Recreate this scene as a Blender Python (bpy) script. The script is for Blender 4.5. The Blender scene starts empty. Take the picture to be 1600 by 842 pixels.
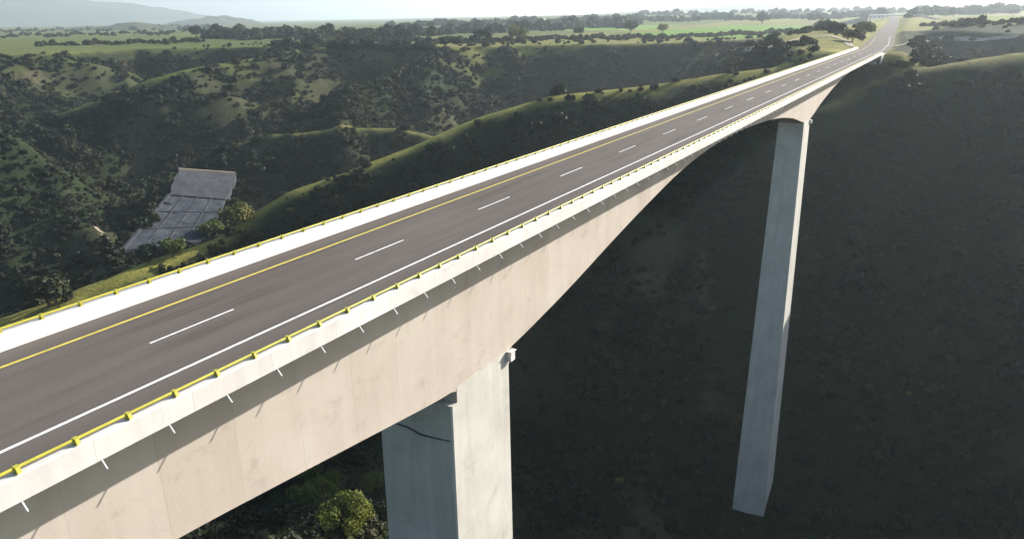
import bpy, math, random
import numpy as np
from mathutils import Matrix, Vector

# ------------------------------------------------------------------ camera, sky, sun, exposure
SC = bpy.context.scene
COL = SC.collection
CAM_Z = 15.0
cam_data = bpy.data.cameras.new('camera')
cam_data.sensor_width = 36.0
cam_data.lens = 1165.0 / 1600.0 * 36.0
cam_data.clip_start = 0.5
cam_data.clip_end = 60000.0
cam = bpy.data.objects.new('camera', cam_data)
COL.objects.link(cam)
_dn = Vector((51.0 / 1165.0, 3430.0 / 1165.0, 1.0)).normalized()      # straight down seen from the camera
_Zc = -_dn
_hy = -1165.0 * (_dn.z + _dn.x * (1517.0 - 800.0) / 1165.0) / _dn.y
_Yc = Vector(((1517.0 - 800.0) / 1165.0, _hy / 1165.0, 1.0)).normalized()
_Xc = _Yc.cross(_Zc)
# rows of M are world axes in camera coords (right, down, forward)
_right = Vector((_Xc.x, _Yc.x, _Zc.x)); _down = Vector((_Xc.y, _Yc.y, _Zc.y)); _fwd = Vector((_Xc.z, _Yc.z, _Zc.z))
cam.matrix_world = Matrix(((_right.x, -_down.x, -_fwd.x, 0), (_right.y, -_down.y, -_fwd.y, 0),
                           (_right.z, -_down.z, -_fwd.z, CAM_Z), (0, 0, 0, 1)))
SC.camera = cam

SUN_DIR = Vector((3.4, 7.2, 3.5)).normalized()     # towards the sun
SUN_EL = math.asin(SUN_DIR.z)
SUN_AZ = math.atan2(SUN_DIR.x, SUN_DIR.y)          # clockwise from +Y
world = bpy.data.worlds.new('World')
SC.world = world
world.use_nodes = True
wn = world.node_tree
bg = wn.nodes['Background']
sky = wn.nodes.new('ShaderNodeTexSky')
sky.sky_type = 'NISHITA'
sky.sun_disc = False
sky.sun_elevation = SUN_EL
sky.sun_rotation = SUN_AZ
sky.altitude = 300
sky.air_density = 1.0
sky.dust_density = 2.2
sky.ozone_density = 1.0
wn.links.new(sky.outputs[0], bg.inputs[0])
bg.inputs[1].default_value = 0.1
sun_l = bpy.data.lights.new('sun', 'SUN')
sun_l.energy = 5.0
sun_l.angle = math.radians(0.5)
sun_l.color = (1.0, 0.94, 0.86)
sun = bpy.data.objects.new('sun', sun_l)
COL.objects.link(sun)
sun.rotation_euler = SUN_DIR.to_track_quat('Z', 'Y').to_euler()
sun.location = (200, 400, 300)
SC.view_settings.view_transform = 'Standard'
SC.view_settings.look = 'None'
SC.view_settings.gamma = 1.0
SC.view_settings.use_curve_mapping = False
SC.view_settings.exposure = 1.04
SC.cycles.use_denoising = True
SC.cycles.max_bounces = 6
SC.cycles.volume_bounces = 2
SC.cycles.transparent_max_bounces = 4

# ------------------------------------------------------------------ helpers
rng = np.random.default_rng(7)
rnd = random.Random(11)

def ray(u, v):
    """Direction of a pixel of the 1600 x 842 photograph, only used for cropping what lies far outside the view."""
    return _right * ((u - 800) / 1165.0) + _down * ((v - 421) / 1165.0) + _fwd

def tag(o, label=None, cat=None, group=None, kind=None):
    if label: o['label'] = label
    if cat: o['category'] = cat
    if group: o['group'] = group
    if kind: o['kind'] = kind
    return o

def empty(name, loc):
    o = bpy.data.objects.new(name, None)
    o.location = loc
    o.empty_display_size = 0.5
    COL.objects.link(o)
    return o

class MB:
    """Collects boxes, prisms and tubes into one mesh."""
    def __init__(s): s.v = []; s.f = []
    def poly(s, pts, faces):
        b = len(s.v); s.v += [tuple(p) for p in pts]
        s.f += [tuple(i + b for i in f) for f in faces]
    def box(s, x0, x1, y0, y1, z0, z1):
        s.poly([(x0, y0, z0), (x1, y0, z0), (x1, y1, z0), (x0, y1, z0), (x0, y0, z1), (x1, y0, z1), (x1, y1, z1), (x0, y1, z1)],
               [(3, 2, 1, 0), (4, 5, 6, 7), (0, 1, 5, 4), (1, 2, 6, 5), (2, 3, 7, 6), (3, 0, 4, 7)])
    def hexa(s, lo, hi):
        s.poly(list(lo) + list(hi), [(3, 2, 1, 0), (4, 5, 6, 7), (0, 1, 5, 4), (1, 2, 6, 5), (2, 3, 7, 6), (3, 0, 4, 7)])
    def tube(s, pts, rad, n=8):
        pts = [Vector(p) for p in pts]
        rings = []
        for i, p in enumerate(pts):
            d = (pts[min(i + 1, len(pts) - 1)] - pts[max(i - 1, 0)]).normalized()
            a = d.cross(Vector((0, 0, 1)))
            if a.length < 1e-3: a = Vector((1, 0, 0))
            a.normalize(); b = d.cross(a)
            r = rad[i] if isinstance(rad, (list, tuple)) else rad
            rings.append([p + (a * math.cos(2 * math.pi * k / n) + b * math.sin(2 * math.pi * k / n)) * r for k in range(n)])
        base = len(s.v)
        for rg in rings: s.v += [tuple(q) for q in rg]
        for i in range(len(rings) - 1):
            for k in range(n):
                a0 = base + i * n + k; a1 = base + i * n + (k + 1) % n
                s.f.append((a0, a1, a1 + n, a0 + n))
        s.f.append(tuple(base + k for k in range(n))[::-1])
        e = base + (len(rings) - 1) * n
        s.f.append(tuple(e + k for k in range(n)))
    def sweep(s, ys, prof):
        """prof(y) -> list of (x, z), same count; closed cross-section swept along Y."""
        base = len(s.v); n = None
        for y in ys:
            p = prof(y); n = len(p)
            s.v += [(x, y, z) for x, z in p]
        for i in range(len(ys) - 1):
            for k in range(n):
                a = base + i * n + k; b = base + i * n + (k + 1) % n
                s.f.append((a, a + n, b + n, b))
        s.f.append(tuple(base + k for k in range(n)))
        e = base + (len(ys) - 1) * n
        s.f.append(tuple(e + k for k in range(n))[::-1])
    def mesh(s, name):
        m = bpy.data.meshes.new(name); m.from_pydata(s.v, [], s.f); m.validate(); m.update()
        import bmesh
        bm = bmesh.new(); bm.from_mesh(m); bmesh.ops.recalc_face_normals(bm, faces=bm.faces[:]); bm.to_mesh(m); bm.free()
        return m
    def build(s, name, mat, parent=None, smooth=False):
        m = s.mesh(name)
        if mat: m.materials.append(mat)
        if smooth:
            for p in m.polygons: p.use_smooth = True
        return link(name, m, parent)

def link(name, mesh, parent=None, loc=None):
    o = bpy.data.objects.new(name, mesh)
    COL.objects.link(o)
    if parent is not None:
        o.parent = parent
        if parent.parent is None:
            o.location = -Vector(parent.location) if loc is None else Vector(loc)
        else:
            o.location = (0, 0, 0) if loc is None else Vector(loc)
    elif loc is not None:
        o.location = loc
    return o

# ------------------------------------------------------------------ materials
class NT:
    def __init__(s, name):
        s.m = bpy.data.materials.new(name); s.m.use_nodes = True
        s.t = s.m.node_tree; s.b = s.t.nodes['Principled BSDF']; s.out = s.t.nodes['Material Output']
        s.geo = s.t.nodes.new('ShaderNodeNewGeometry')
    def n(s, typ, **kw):
        x = s.t.nodes.new(typ)
        for k, v in kw.items(): setattr(x, k, v)
        return x
    def l(s, a, b): s.t.links.new(a, b)
    def mapping(s, scale):
        mp = s.n('ShaderNodeMapping'); mp.inputs['Scale'].default_value = scale
        s.l(s.geo.outputs['Position'], mp.inputs['Vector']); return mp.outputs[0]
    def noise(s, scale, vec=None, detail=4, rough=0.55):
        x = s.n('ShaderNodeTexNoise'); x.inputs['Scale'].default_value = scale; x.inputs['Detail'].default_value = detail
        x.inputs['Roughness'].default_value = rough
        s.l(vec if vec is not None else s.geo.outputs['Position'], x.inputs['Vector']); return x.outputs['Fac']
    def ramp(s, fac, stops):
        x = s.n('ShaderNodeValToRGB'); e = x.color_ramp.elements
        e[0].position, e[0].color = stops[0][0], (*stops[0][1], 1)
        e[1].position, e[1].color = stops[-1][0], (*stops[-1][1], 1)
        for p, c in stops[1:-1]:
            q = e.new(p); q.color = (*c, 1)
        s.l(fac, x.inputs[0]); return x.outputs[0]
    def mix(s, a, b, fac=0.5, mode='MIX'):
        x = s.n('ShaderNodeMix', data_type='RGBA', blend_type=mode)
        if isinstance(fac, float): x.inputs[0].default_value = fac
        else: s.l(fac, x.inputs[0])
        for i, v in ((6, a), (7, b)):
            if isinstance(v, tuple): x.inputs[i].default_value = (*v, 1)
            else: s.l(v, x.inputs[i])
        return x.outputs[2]
    def math(s, op, a, b=0.0, clamp=False):
        x = s.n('ShaderNodeMath', operation=op, use_clamp=clamp)
        for i, v in ((0, a), (1, b)):
            if isinstance(v, (int, float)): x.inputs[i].default_value = v
            else: s.l(v, x.inputs[i])
        return x.outputs[0]
    def xyz(s):
        x = s.n('ShaderNodeSeparateXYZ'); s.l(s.geo.outputs['Position'], x.inputs[0]); return x.outputs
    def bump(s, h, strength=0.3, dist=0.05):
        x = s.n('ShaderNodeBump'); x.inputs['Strength'].default_value = strength; x.inputs['Distance'].default_value = dist
        s.l(h, x.inputs['Height']); s.l(x.outputs[0], s.b.inputs['Normal'])
    def done(s, col, rough=0.85, spec=0.3):
        if isinstance(col, tuple): s.b.inputs['Base Color'].default_value = (*col, 1)
        else: s.l(col, s.b.inputs['Base Color'])
        if isinstance(rough, float): s.b.inputs['Roughness'].default_value = rough
        else: s.l(rough, s.b.inputs['Roughness'])
        s.b.inputs['Specular IOR Level'].default_value = spec
        return s.m

def mat_concrete(name, dark, light, streak=0.5, seg=True, lift=0.0):
    t = NT(name)
    big = t.noise(0.22, detail=5)
    base = t.ramp(big, [(0.3, dark), (0.7, light)])
    if seg:                                             # cast segments differ a little in tint
        y = t.xyz()[1]
        cell = t.math('FLOOR', t.math('DIVIDE', y, 4.2))
        wn_ = t.n('ShaderNodeTexWhiteNoise', noise_dimensions='1D'); t.l(cell, wn_.inputs['W'])
        tint = t.ramp(wn_.outputs['Value'], [(0.0, (0.90, 0.88, 0.86)), (1.0, (1.0, 1.0, 1.0))])
        base = t.mix(base, tint, 0.8, 'MULTIPLY')
        fr = t.math('FRACT', t.math('DIVIDE', y, 4.2))
        base = t.mix(base, (0.22, 0.19, 0.16), t.math('MULTIPLY', t.math('LESS_THAN', fr, 0.012), 0.2))
    st = t.noise(1.0, t.mapping((0.9, 0.9, 0.10)), detail=6, rough=0.65)
    sm = t.ramp(st, [(0.36, (0.55, 0.52, 0.48)), (0.55, (1.0, 1.0, 1.0))])
    base = t.mix(base, sm, streak, 'MULTIPLY')
    sp = t.noise(0.35, t.mapping((1.0, 1.0, 1.6)), detail=7, rough=0.7)
    spm = t.ramp(sp, [(0.30, (0.55, 0.52, 0.47)), (0.44, (1.0, 1.0, 1.0))])
    base = t.mix(base, spm, 0.4, 'MULTIPLY')
    if lift:                                            # formwork joints between the pours
        z = t.xyz()[2]
        wob = t.math('MULTIPLY', t.math('SUBTRACT', t.noise(0.5, detail=3), 0.5), 0.25)
        fr = t.math('FRACT', t.math('DIVIDE', t.math('ADD', t.math('ADD', z, wob), 118.0), lift))
        ln = t.math('LESS_THAN', fr, 0.024)
        x = t.xyz()[0]
        vl = t.math('LESS_THAN', t.math('ABSOLUTE', t.math('ADD', t.math('ADD', x, wob), 32.3)), 0.035)
        brk = t.ramp(t.noise(0.6, detail=4), [(0.48, (0, 0, 0)), (0.62, (1, 1, 1))])
        m_ = t.math('MULTIPLY', t.math('MAXIMUM', ln, vl), brk)
        base = t.mix(base, (0.30, 0.29, 0.27), t.math('MULTIPLY', m_, 0.5))
    t.bump(t.noise(6.0, detail=6), 0.25, 0.03)
    return t.done(base, 0.92, 0.04 if name.startswith('shot') else 0.22)

M = {}
M['concrete'] = mat_concrete('concrete_warm', (0.47, 0.405, 0.345), (0.53, 0.475, 0.405), 0.12)
M['barrier'] = mat_concrete('concrete_barrier', (0.60, 0.575, 0.54), (0.70, 0.68, 0.65), 0.2)
M['pier'] = mat_concrete('concrete_pier', (0.47, 0.45, 0.40), (0.58, 0.56, 0.50), 0.25, False, 3.25)

def mat_asphalt():
    t = NT('asphalt')
    x, y, z = t.xyz()
    base = t.ramp(t.noise(0.16, t.mapping((1.0, 0.25, 1.0)), detail=5), [(0.3, (0.104, 0.089, 0.078)), (0.7, (0.134, 0.117, 0.104))])
    fine = t.ramp(t.noise(9.0, detail=4), [(0.25, (0.82, 0.82, 0.82)), (0.8, (1.1, 1.1, 1.1))])
    base = t.mix(base, fine, 0.7, 'MULTIPLY')
    # wheel paths run along the lanes
    w = t.math('SINE', t.math('MULTIPLY', t.math('ADD', x, 32.5), 3.4))
    wr = t.ramp(t.math('ADD', t.math('MULTIPLY', w, 0.5), 0.5), [(0.0, (0.95, 0.95, 0.95)), (1.0, (1.05, 1.05, 1.05))])
    base = t.mix(base, wr, 0.8, 'MULTIPLY')
    sk = t.noise(0.5, t.mapping((2.2, 0.12, 1.0)), detail=6, rough=0.65)
    base = t.mix(base, t.ramp(sk, [(0.32, (0.68, 0.66, 0.65)), (0.48, (1, 1, 1))]), 0.8, 'MULTIPLY')
    t.bump(t.noise(22.0, detail=3), 0.3, 0.01)
    return t.done(base, 0.88, 0.15)
M['asphalt'] = mat_asphalt()

def mat_plain(name, a, b, scale=3.0, rough=0.6, spec=0.4):
    t = NT(name)
    return t.done(t.ramp(t.noise(scale, detail=6, rough=0.65), [(0.32, a), (0.6, b)]), rough, spec)
M['white_line'] = mat_plain('white_paint', (0.50, 0.49, 0.47), (0.80, 0.79, 0.76), 2.5)
M['yellow_line'] = mat_plain('yellow_line_paint', (0.44, 0.36, 0.05), (0.66, 0.54, 0.07), 2.5)
M['rail'] = mat_plain('yellow_rail_paint', (0.34, 0.31, 0.03), (0.45, 0.41, 0.045), 1.5, 0.45, 0.5)
M['pipe'] = mat_plain('pale_pipe', (0.66, 0.66, 0.64), (0.8, 0.8, 0.78), 3.0, 0.5)
M['dark'] = mat_plain('dark_rubber', (0.06, 0.06, 0.06), (0.10, 0.095, 0.09), 3.0, 0.8)
M['slab'] = mat_concrete('shotcrete_shade_tone', (0.032, 0.038, 0.048), (0.082, 0.09, 0.105), 0.8, False)  # dark blue grey puts the valley shade into the concrete's colour
M['slab_pale'] = mat_concrete('shotcrete_upper_shade_tone', (0.045, 0.05, 0.058), (0.080, 0.085, 0.095), 0.6, False)  # upper part and ribs, darkened for the same painted-in shade
M['bark'] = mat_plain('bark', (0.07, 0.05, 0.035), (0.14, 0.10, 0.07), 4.0, 0.9, 0.2)
M['white_wall'] = mat_plain('white_wall', (0.6, 0.6, 0.58), (0.75, 0.75, 0.72), 0.4, 0.8)
M['roof'] = mat_plain('pale_roof', (0.35, 0.33, 0.31), (0.5, 0.48, 0.46), 0.4, 0.7)
M['track'] = mat_plain('dirt_track', (0.22, 0.18, 0.13), (0.36, 0.31, 0.24), 0.2, 0.95, 0.1)

def mat_leaf(name, a, b, c):
    t = NT(name)
    oi = t.n('ShaderNodeObjectInfo')
    col = t.ramp(oi.outputs['Random'], [(0.0, a), (0.5, b), (1.0, c)])
    col = t.mix(col, t.ramp(t.noise(0.9, detail=3), [(0.3, (0.6, 0.62, 0.6)), (0.7, (1.25, 1.2, 1.1))]), 0.8, 'MULTIPLY')
    drift = t.ramp(t.noise(0.018, detail=5, rough=0.6), [(0.34, (0.70, 0.80, 0.80)), (0.5, (1.0, 1.0, 1.0)), (0.64, (2.1, 1.55, 1.25))])
    col = t.mix(col, drift, 0.9, 'MULTIPLY')
    m = t.done(col, 0.65, 0.25)
    tr = t.n('ShaderNodeBsdfTranslucent'); t.l(col, tr.inputs['Color'])
    mx = t.n('ShaderNodeMixShader'); mx.inputs[0].default_value = 0.25
    t.l(t.b.outputs[0], mx.inputs[1]); t.l(tr.outputs[0], mx.inputs[2]); t.l(mx.outputs[0], t.out.inputs['Surface'])
    return m
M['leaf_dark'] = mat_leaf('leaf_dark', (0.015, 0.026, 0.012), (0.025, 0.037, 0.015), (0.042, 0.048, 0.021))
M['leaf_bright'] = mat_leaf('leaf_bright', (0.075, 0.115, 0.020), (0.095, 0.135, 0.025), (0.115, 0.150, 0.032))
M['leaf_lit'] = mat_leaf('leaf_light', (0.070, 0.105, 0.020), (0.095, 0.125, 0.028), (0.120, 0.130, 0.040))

# ------------------------------------------------------------------ terrain heights
def _hash(ix, iy, s):
    h = (ix.astype(np.int64) * 374761393 + iy.astype(np.int64) * 668265263 + s * 974634777) & 0x7fffffff
    h = ((h ^ (h >> 13)) * 1274126177) & 0x7fffffff
    return ((h ^ (h >> 16)) & 0xffff) / 65535.0
def vnoise(x, y, s=0):
    ix = np.floor(x); iy = np.floor(y); fx = x - ix; fy = y - iy
    fx = fx * fx * (3 - 2 * fx); fy = fy * fy * (3 - 2 * fy)
    a = _hash(ix, iy, s); b = _hash(ix + 1, iy, s); c = _hash(ix, iy + 1, s); d = _hash(ix + 1, iy + 1, s)
    return (a * (1 - fx) + b * fx) * (1 - fy) + (c * (1 - fx) + d * fx) * fy
def fbm(x, y, s=0, octv=4):
    r = 0; a = 0.5; t = 0
    for i in range(octv):
        r = r + a * vnoise(x, y, s + i); t += a; x = x * 2.03 + 17.1; y = y * 2.03 - 9.7; a *= 0.5
    return r / t - 0.5
def smax(a, b, k=6.0):
    h = np.clip(0.5 + 0.5 * (a - b) / k, 0, 1)
    return b + (a - b) * h + k * h * (1 - h)
def sstep(a, b, x):
    t = np.clip((x - a) / (b - a), 0, 1); return t * t * (3 - 2 * t)
def polyline(x, y, pts):
    """distance to a 3-D polyline in plan and the line's height at the nearest point"""
    best = np.full(x.shape, 1e9); zz = np.zeros(x.shape)
    for (x0, y0, z0), (x1, y1, z1) in zip(pts[:-1], pts[1:]):
        dx, dy = x1 - x0, y1 - y0; L = dx * dx + dy * dy + 1e-9
        t = np.clip(((x - x0) * dx + (y - y0) * dy) / L, 0, 1)
        d = np.hypot(x - x0 - t * dx, y - y0 - t * dy)
        m = d < best
        best = np.where(m, d, best); zz = np.where(m, z0 + t * (z1 - z0), zz)
    return best, zz
def poly_sd(x, y, pts):
    d, _ = polyline(x, y, [(a, b, 0) for a, b in pts] + [(pts[0][0], pts[0][1], 0)])
    ins = np.zeros(x.shape, bool)
    n = len(pts)
    for i in range(n):
        x0, y0 = pts[i]; x1, y1 = pts[(i + 1) % n]
        if y0 == y1: continue
        c = ((y0 > y) != (y1 > y)) & (x < (x1 - x0) * (y - y0) / (y1 - y0) + x0)
        ins ^= c
    return np.where(ins, -d, d)

BIG = 40000
FAR_PLATEAU = [(-BIG, -300), (-1500, 60), (-900, 210), (-640, 300), (-660, 440), (-600, 490), (-545, 500), (-480, 478), (-410, 492),
               (-345, 500), (-310, 540), (-240, 552), (-180, 585), (-130, 560), (-95, 450), (-70, 360), (-44, 314), (-20, 314), (-20, 345), (-22, 400), (-30, 470), (-36, 540), (-26, 580), (0, 560), (30, 520),
               (80, 470), (140, 400), (240, 320), (400, 285), (900, 300), (BIG, 400), (BIG, BIG), (-BIG, BIG)]
NEAR_PLATEAU = [(-BIG, -500), (-600, -190), (-260, -150), (-120, -95), (-60, -62), (0, -66), (80, -90), (220, -80), (500, -110), (BIG, -300), (BIG, -BIG), (-BIG, -BIG)]
R1 = [(-40, 322, -3), (-57, 325, -5), (-88, 312, -9), (-112, 296, -13), (-143, 276, -16), (-164, 262, -23), (-185, 240, -34), (-202, 220, -42), (-218, 203, -48),
      (-224, 192, -54), (-230, 176, -62), (-236, 158, -65), (-236, 142, -66), (-240, 122, -70), (-262, 92, -78)]
R2 = [(-500, 490, -9), (-455, 440, -9), (-455, 405, -11), (-455, 350, -15), (-462, 315, -22), (-480, 287, -34), (-500, 258, -44), (-530, 235, -50), (-600, 200, -54)]
R3 = [(-330, 500, -9), (-335, 420, -20), (-318, 345, -33), (-290, 310, -40), (-275, 296, -42)]
R3B = [(-318, 285, -43), (-290, 305, -41), (-262, 320, -42), (-230, 322, -46), (-214, 318, -52)]
R4 = [(-50, -70, -4), (-58, 10, -36), (-70, 60, -55), (-80, 86, -71), (-90, 106, -88)]
R5 = [(-640, 100, 2), (-500, 150, -20), (-420, 182, -34), (-398, 196, -40), (-385, 204, -52)]
SHADE_HILL = [(44, 322, 11), (90, 318, 14), (160, 305, 16), (320, 300, 17)]  # unseen hill off to the right, added to shade the far pier's foot
LEDGE = [(-36, 287, -16), (-28, 297, -10.5), (-14, 304, -5.0), (2, 312, -2.0), (18, 322, 0.5)]
ROAD = [(-32.0, 285, 0), (-32.0, 345, 0), (-34.5, 400, 0), (-42, 500, 0), (-50, 620, 0.2), (-58, 740, 0.5), (-74, 980, 1), (-92, 1250, 2), (-120, 1600, 4), (-160, 2100, 8)]
# the concrete apron in the side valley: a sloping plane with a wall above
AP = [Vector((-262.3, 157.7, -66.2)), Vector((-254.7, 187.0, -69.4)), Vector((-283.0, 222.5, -63.0)), Vector((-297.0, 204.5, -58.5))]

AT = [Vector((-313.0, 222.5, -51.6)), Vector((-304.1, 247.3, -57.2))]      # top edge of the steeper upper part

def plateau_z(x, y):
    r = np.hypot(x, y)
    z = -7.0 + 7.5 * sstep(-190, -60, x) + 6.0 * sstep(540, 640, y) * sstep(-30, 0, x) * sstep(1500, 900, y) + 3.0 * sstep(-38, -60, x) * sstep(330, 420, y) * sstep(-140, -70, x)
    az = np.degrees(np.arctan2(x, y))
    z = z + sstep(700, 3500, r) * 22 * sstep(-48, -18, az) - 4 * sstep(800, 3000, r) * sstep(-30, -55, az)
    z = z + fbm(x / 240, y / 240, 31, 3) * 5 * sstep(300, 500, y - 0.1 * x) + fbm(x / 900, y / 900, 41, 3) * 14 * sstep(900, 2500, r)
    return z

def tent(d, z, k, w):
    return z - k * (np.sqrt(d * d + w * w) - w)

def height(x, y, full=False):
    wx = x + fbm(x / 60, y / 60, 3, 3) * 16; wy = y + fbm(x / 60, y / 60, 9, 3) * 16
    pz = plateau_z(x, y)
    calm = sstep(26, 60, np.hypot((x + 30) * 1.0, np.maximum(np.abs(y - 400) - 90, 0) * 0.8))
    sdx = x * (1 - calm) + wx * calm; sdy = y * (1 - calm) + wy * calm
    sd = poly_sd(sdx, sdy, FAR_PLATEAU)
    do = np.maximum(sd, 0)
    h = pz - np.where(do < 1e-6, 0, 0.86 * (np.sqrt(do * do + 16) - 4))
    sn = poly_sd(wx, wy, NEAR_PLATEAU); dn = np.maximum(sn, 0)
    h = smax(h, 1.0 - 0.60 * dn, 5)
    crest = np.full(x.shape, 1e9)
    for pts, k, w in ((R1, 0.80, 7), (SHADE_HILL, 0.9, 6), (R2, 0.62, 4), (R3, 0.75, 2), (R3B, 0.7, 2), (R4, 0.75, 4), (R5, 0.9, 4), (LEDGE, 0.95, 5)):
        d, z = polyline(sdx * 0.35 + x * 0.65, sdy * 0.35 + y * 0.65, pts)
        tz = tent(d, z, k, w)
        on = tz > h - 3
        crest = np.where(on, np.minimum(crest, d + (8.0 if pts in (R3, R5) else 4.0 if pts is R3B else 2.5 if pts is R2 else 0.0) + (1.5 * sstep(-17, -38, z) if pts is R1 else 6.0 if pts is R4 else 0.0)), crest)
        h = smax(h, tz, 3)
    fl = -114 + 26 * sstep(-120, -420, x) * sstep(60, 300, y + 0.1 * x) + fbm(x / 45, y / 45, 5, 3) * 8
    h = smax(h, fl, 10)
    # gullies and bumps on the slopes only
    deep = np.clip(np.minimum(np.minimum(do, dn), crest) / 26.0, 0, 1)
    pl = np.abs(fbm(x / 38, y / 70, 21, 4)) * 2
    far_ = sstep(300, 420, np.hypot(x, y)) * sstep(-40, -140, x)
    g2 = np.abs(fbm(x / 95 + 0.3 * fbm(x / 40, y / 40, 8, 2), y / 95, 27, 3)) * 2
    h = h + np.clip(np.minimum(np.minimum(do, dn), crest) / 45.0, 0, 1) * far_ * (0.28 - g2) * 42
    h = h + deep * ((0.32 - pl) * 11 + fbm(x / 13, y / 13, 51, 3) * 5)
    # road formation: a cut through the higher ground, level bed
    rd, rz = polyline(x, y, ROAD)
    beyond = sstep(300, 318, y)
    bed = rz - 0.25
    up = bed + np.maximum(rd - 8.5, 0) * 0.75
    dnn = bed - np.maximum(rd - 8.0, 0) * 0.7
    hb = np.maximum(np.minimum(h, up), np.where(y < 700, np.where(x < -32, dnn, bed - np.maximum(rd - 8.0, 0) * 0.8), -1e3))
    hb = np.where(rd < 8.0, bed, hb)
    h = np.where(y > 300, h * (1 - beyond) + hb * beyond, h)
    # below the deck the ground stays clear of the girder
    und = (np.abs(x + 32) < 14) & (y < 309)
    h = np.where(und, np.minimum(h, -2.9 - 0.89 * np.maximum(300 - y, 0) + 2.0 * fbm(x / 9, y / 9, 77, 2)), h)
    # pier feet
    h = np.where(np.hypot(x + 31.5, y - 182) < 26, h * 0 + np.minimum(h, -110.5 + 0.48 * (y - 178)), h)
    # apron bed
    for quad in (AP, [AP[3], AP[2], AT[1], AT[0]]):
        c = sum(quad, Vector((0, 0, 0))) / 4; nrm = (quad[1] - quad[0]).cross(quad[3] - quad[0]).normalized()
        if nrm.z < 0: nrm = -nrm
        pz2 = c.z - (nrm.x * (x - c.x) + nrm.y * (y - c.y)) / nrm.z
        sa = poly_sd(x, y, [(p.x, p.y) for p in quad])
        w = sstep(20, 4, sa)
        h = h * (1 - w) + np.minimum(h, pz2 - 1.4) * w if quad is not AP else h * (1 - w) + (pz2 - 1.4) * w
    if full: return h, do, dn, crest, rd
    return h

def axis(lo, hi, step, far):
    core = list(np.arange(lo, hi + step * 0.5, step)); a = []; s = step; v = core[-1]
    while v < far: s *= 1.10; v += s; a.append(v)
    b = []; s = step; v = core[0]
    while v > -far: s *= 1.10; v -= s; b.append(v)
    return np.array(b[::-1] + core + a)
gx = axis(-640, 100, 3.2, 15000); gy = axis(-70, 640, 3.2, 15000)
NX, NY = len(gx), len(gy)
GX, GY = np.meshgrid(gx, gy)
GH, GDO, GDN, GCR, GRD = height(GX, GY, True)

def sampler(x, y):
    ix = np.clip(np.searchsorted(gx, x) - 1, 0, NX - 2); iy = np.clip(np.searchsorted(gy, y) - 1, 0, NY - 2)
    fx = (x - gx[ix]) / (gx[ix + 1] - gx[ix]); fy = (y - gy[iy]) / (gy[iy + 1] - gy[iy])
    return (GH[iy, ix] * (1 - fx) + GH[iy, ix + 1] * fx) * (1 - fy) + (GH[iy + 1, ix] * (1 - fx) + GH[iy + 1, ix + 1] * fx) * fy
def hz(x, y): return float(sampler(np.array([x]), np.array([y]))[0])

# slope
DZX = np.gradient(GH, axis=1) / np.gradient(GX, axis=1); DZY = np.gradient(GH, axis=0) / np.gradient(GY, axis=0)
SLOPE = np.hypot(DZX, DZY)

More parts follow.
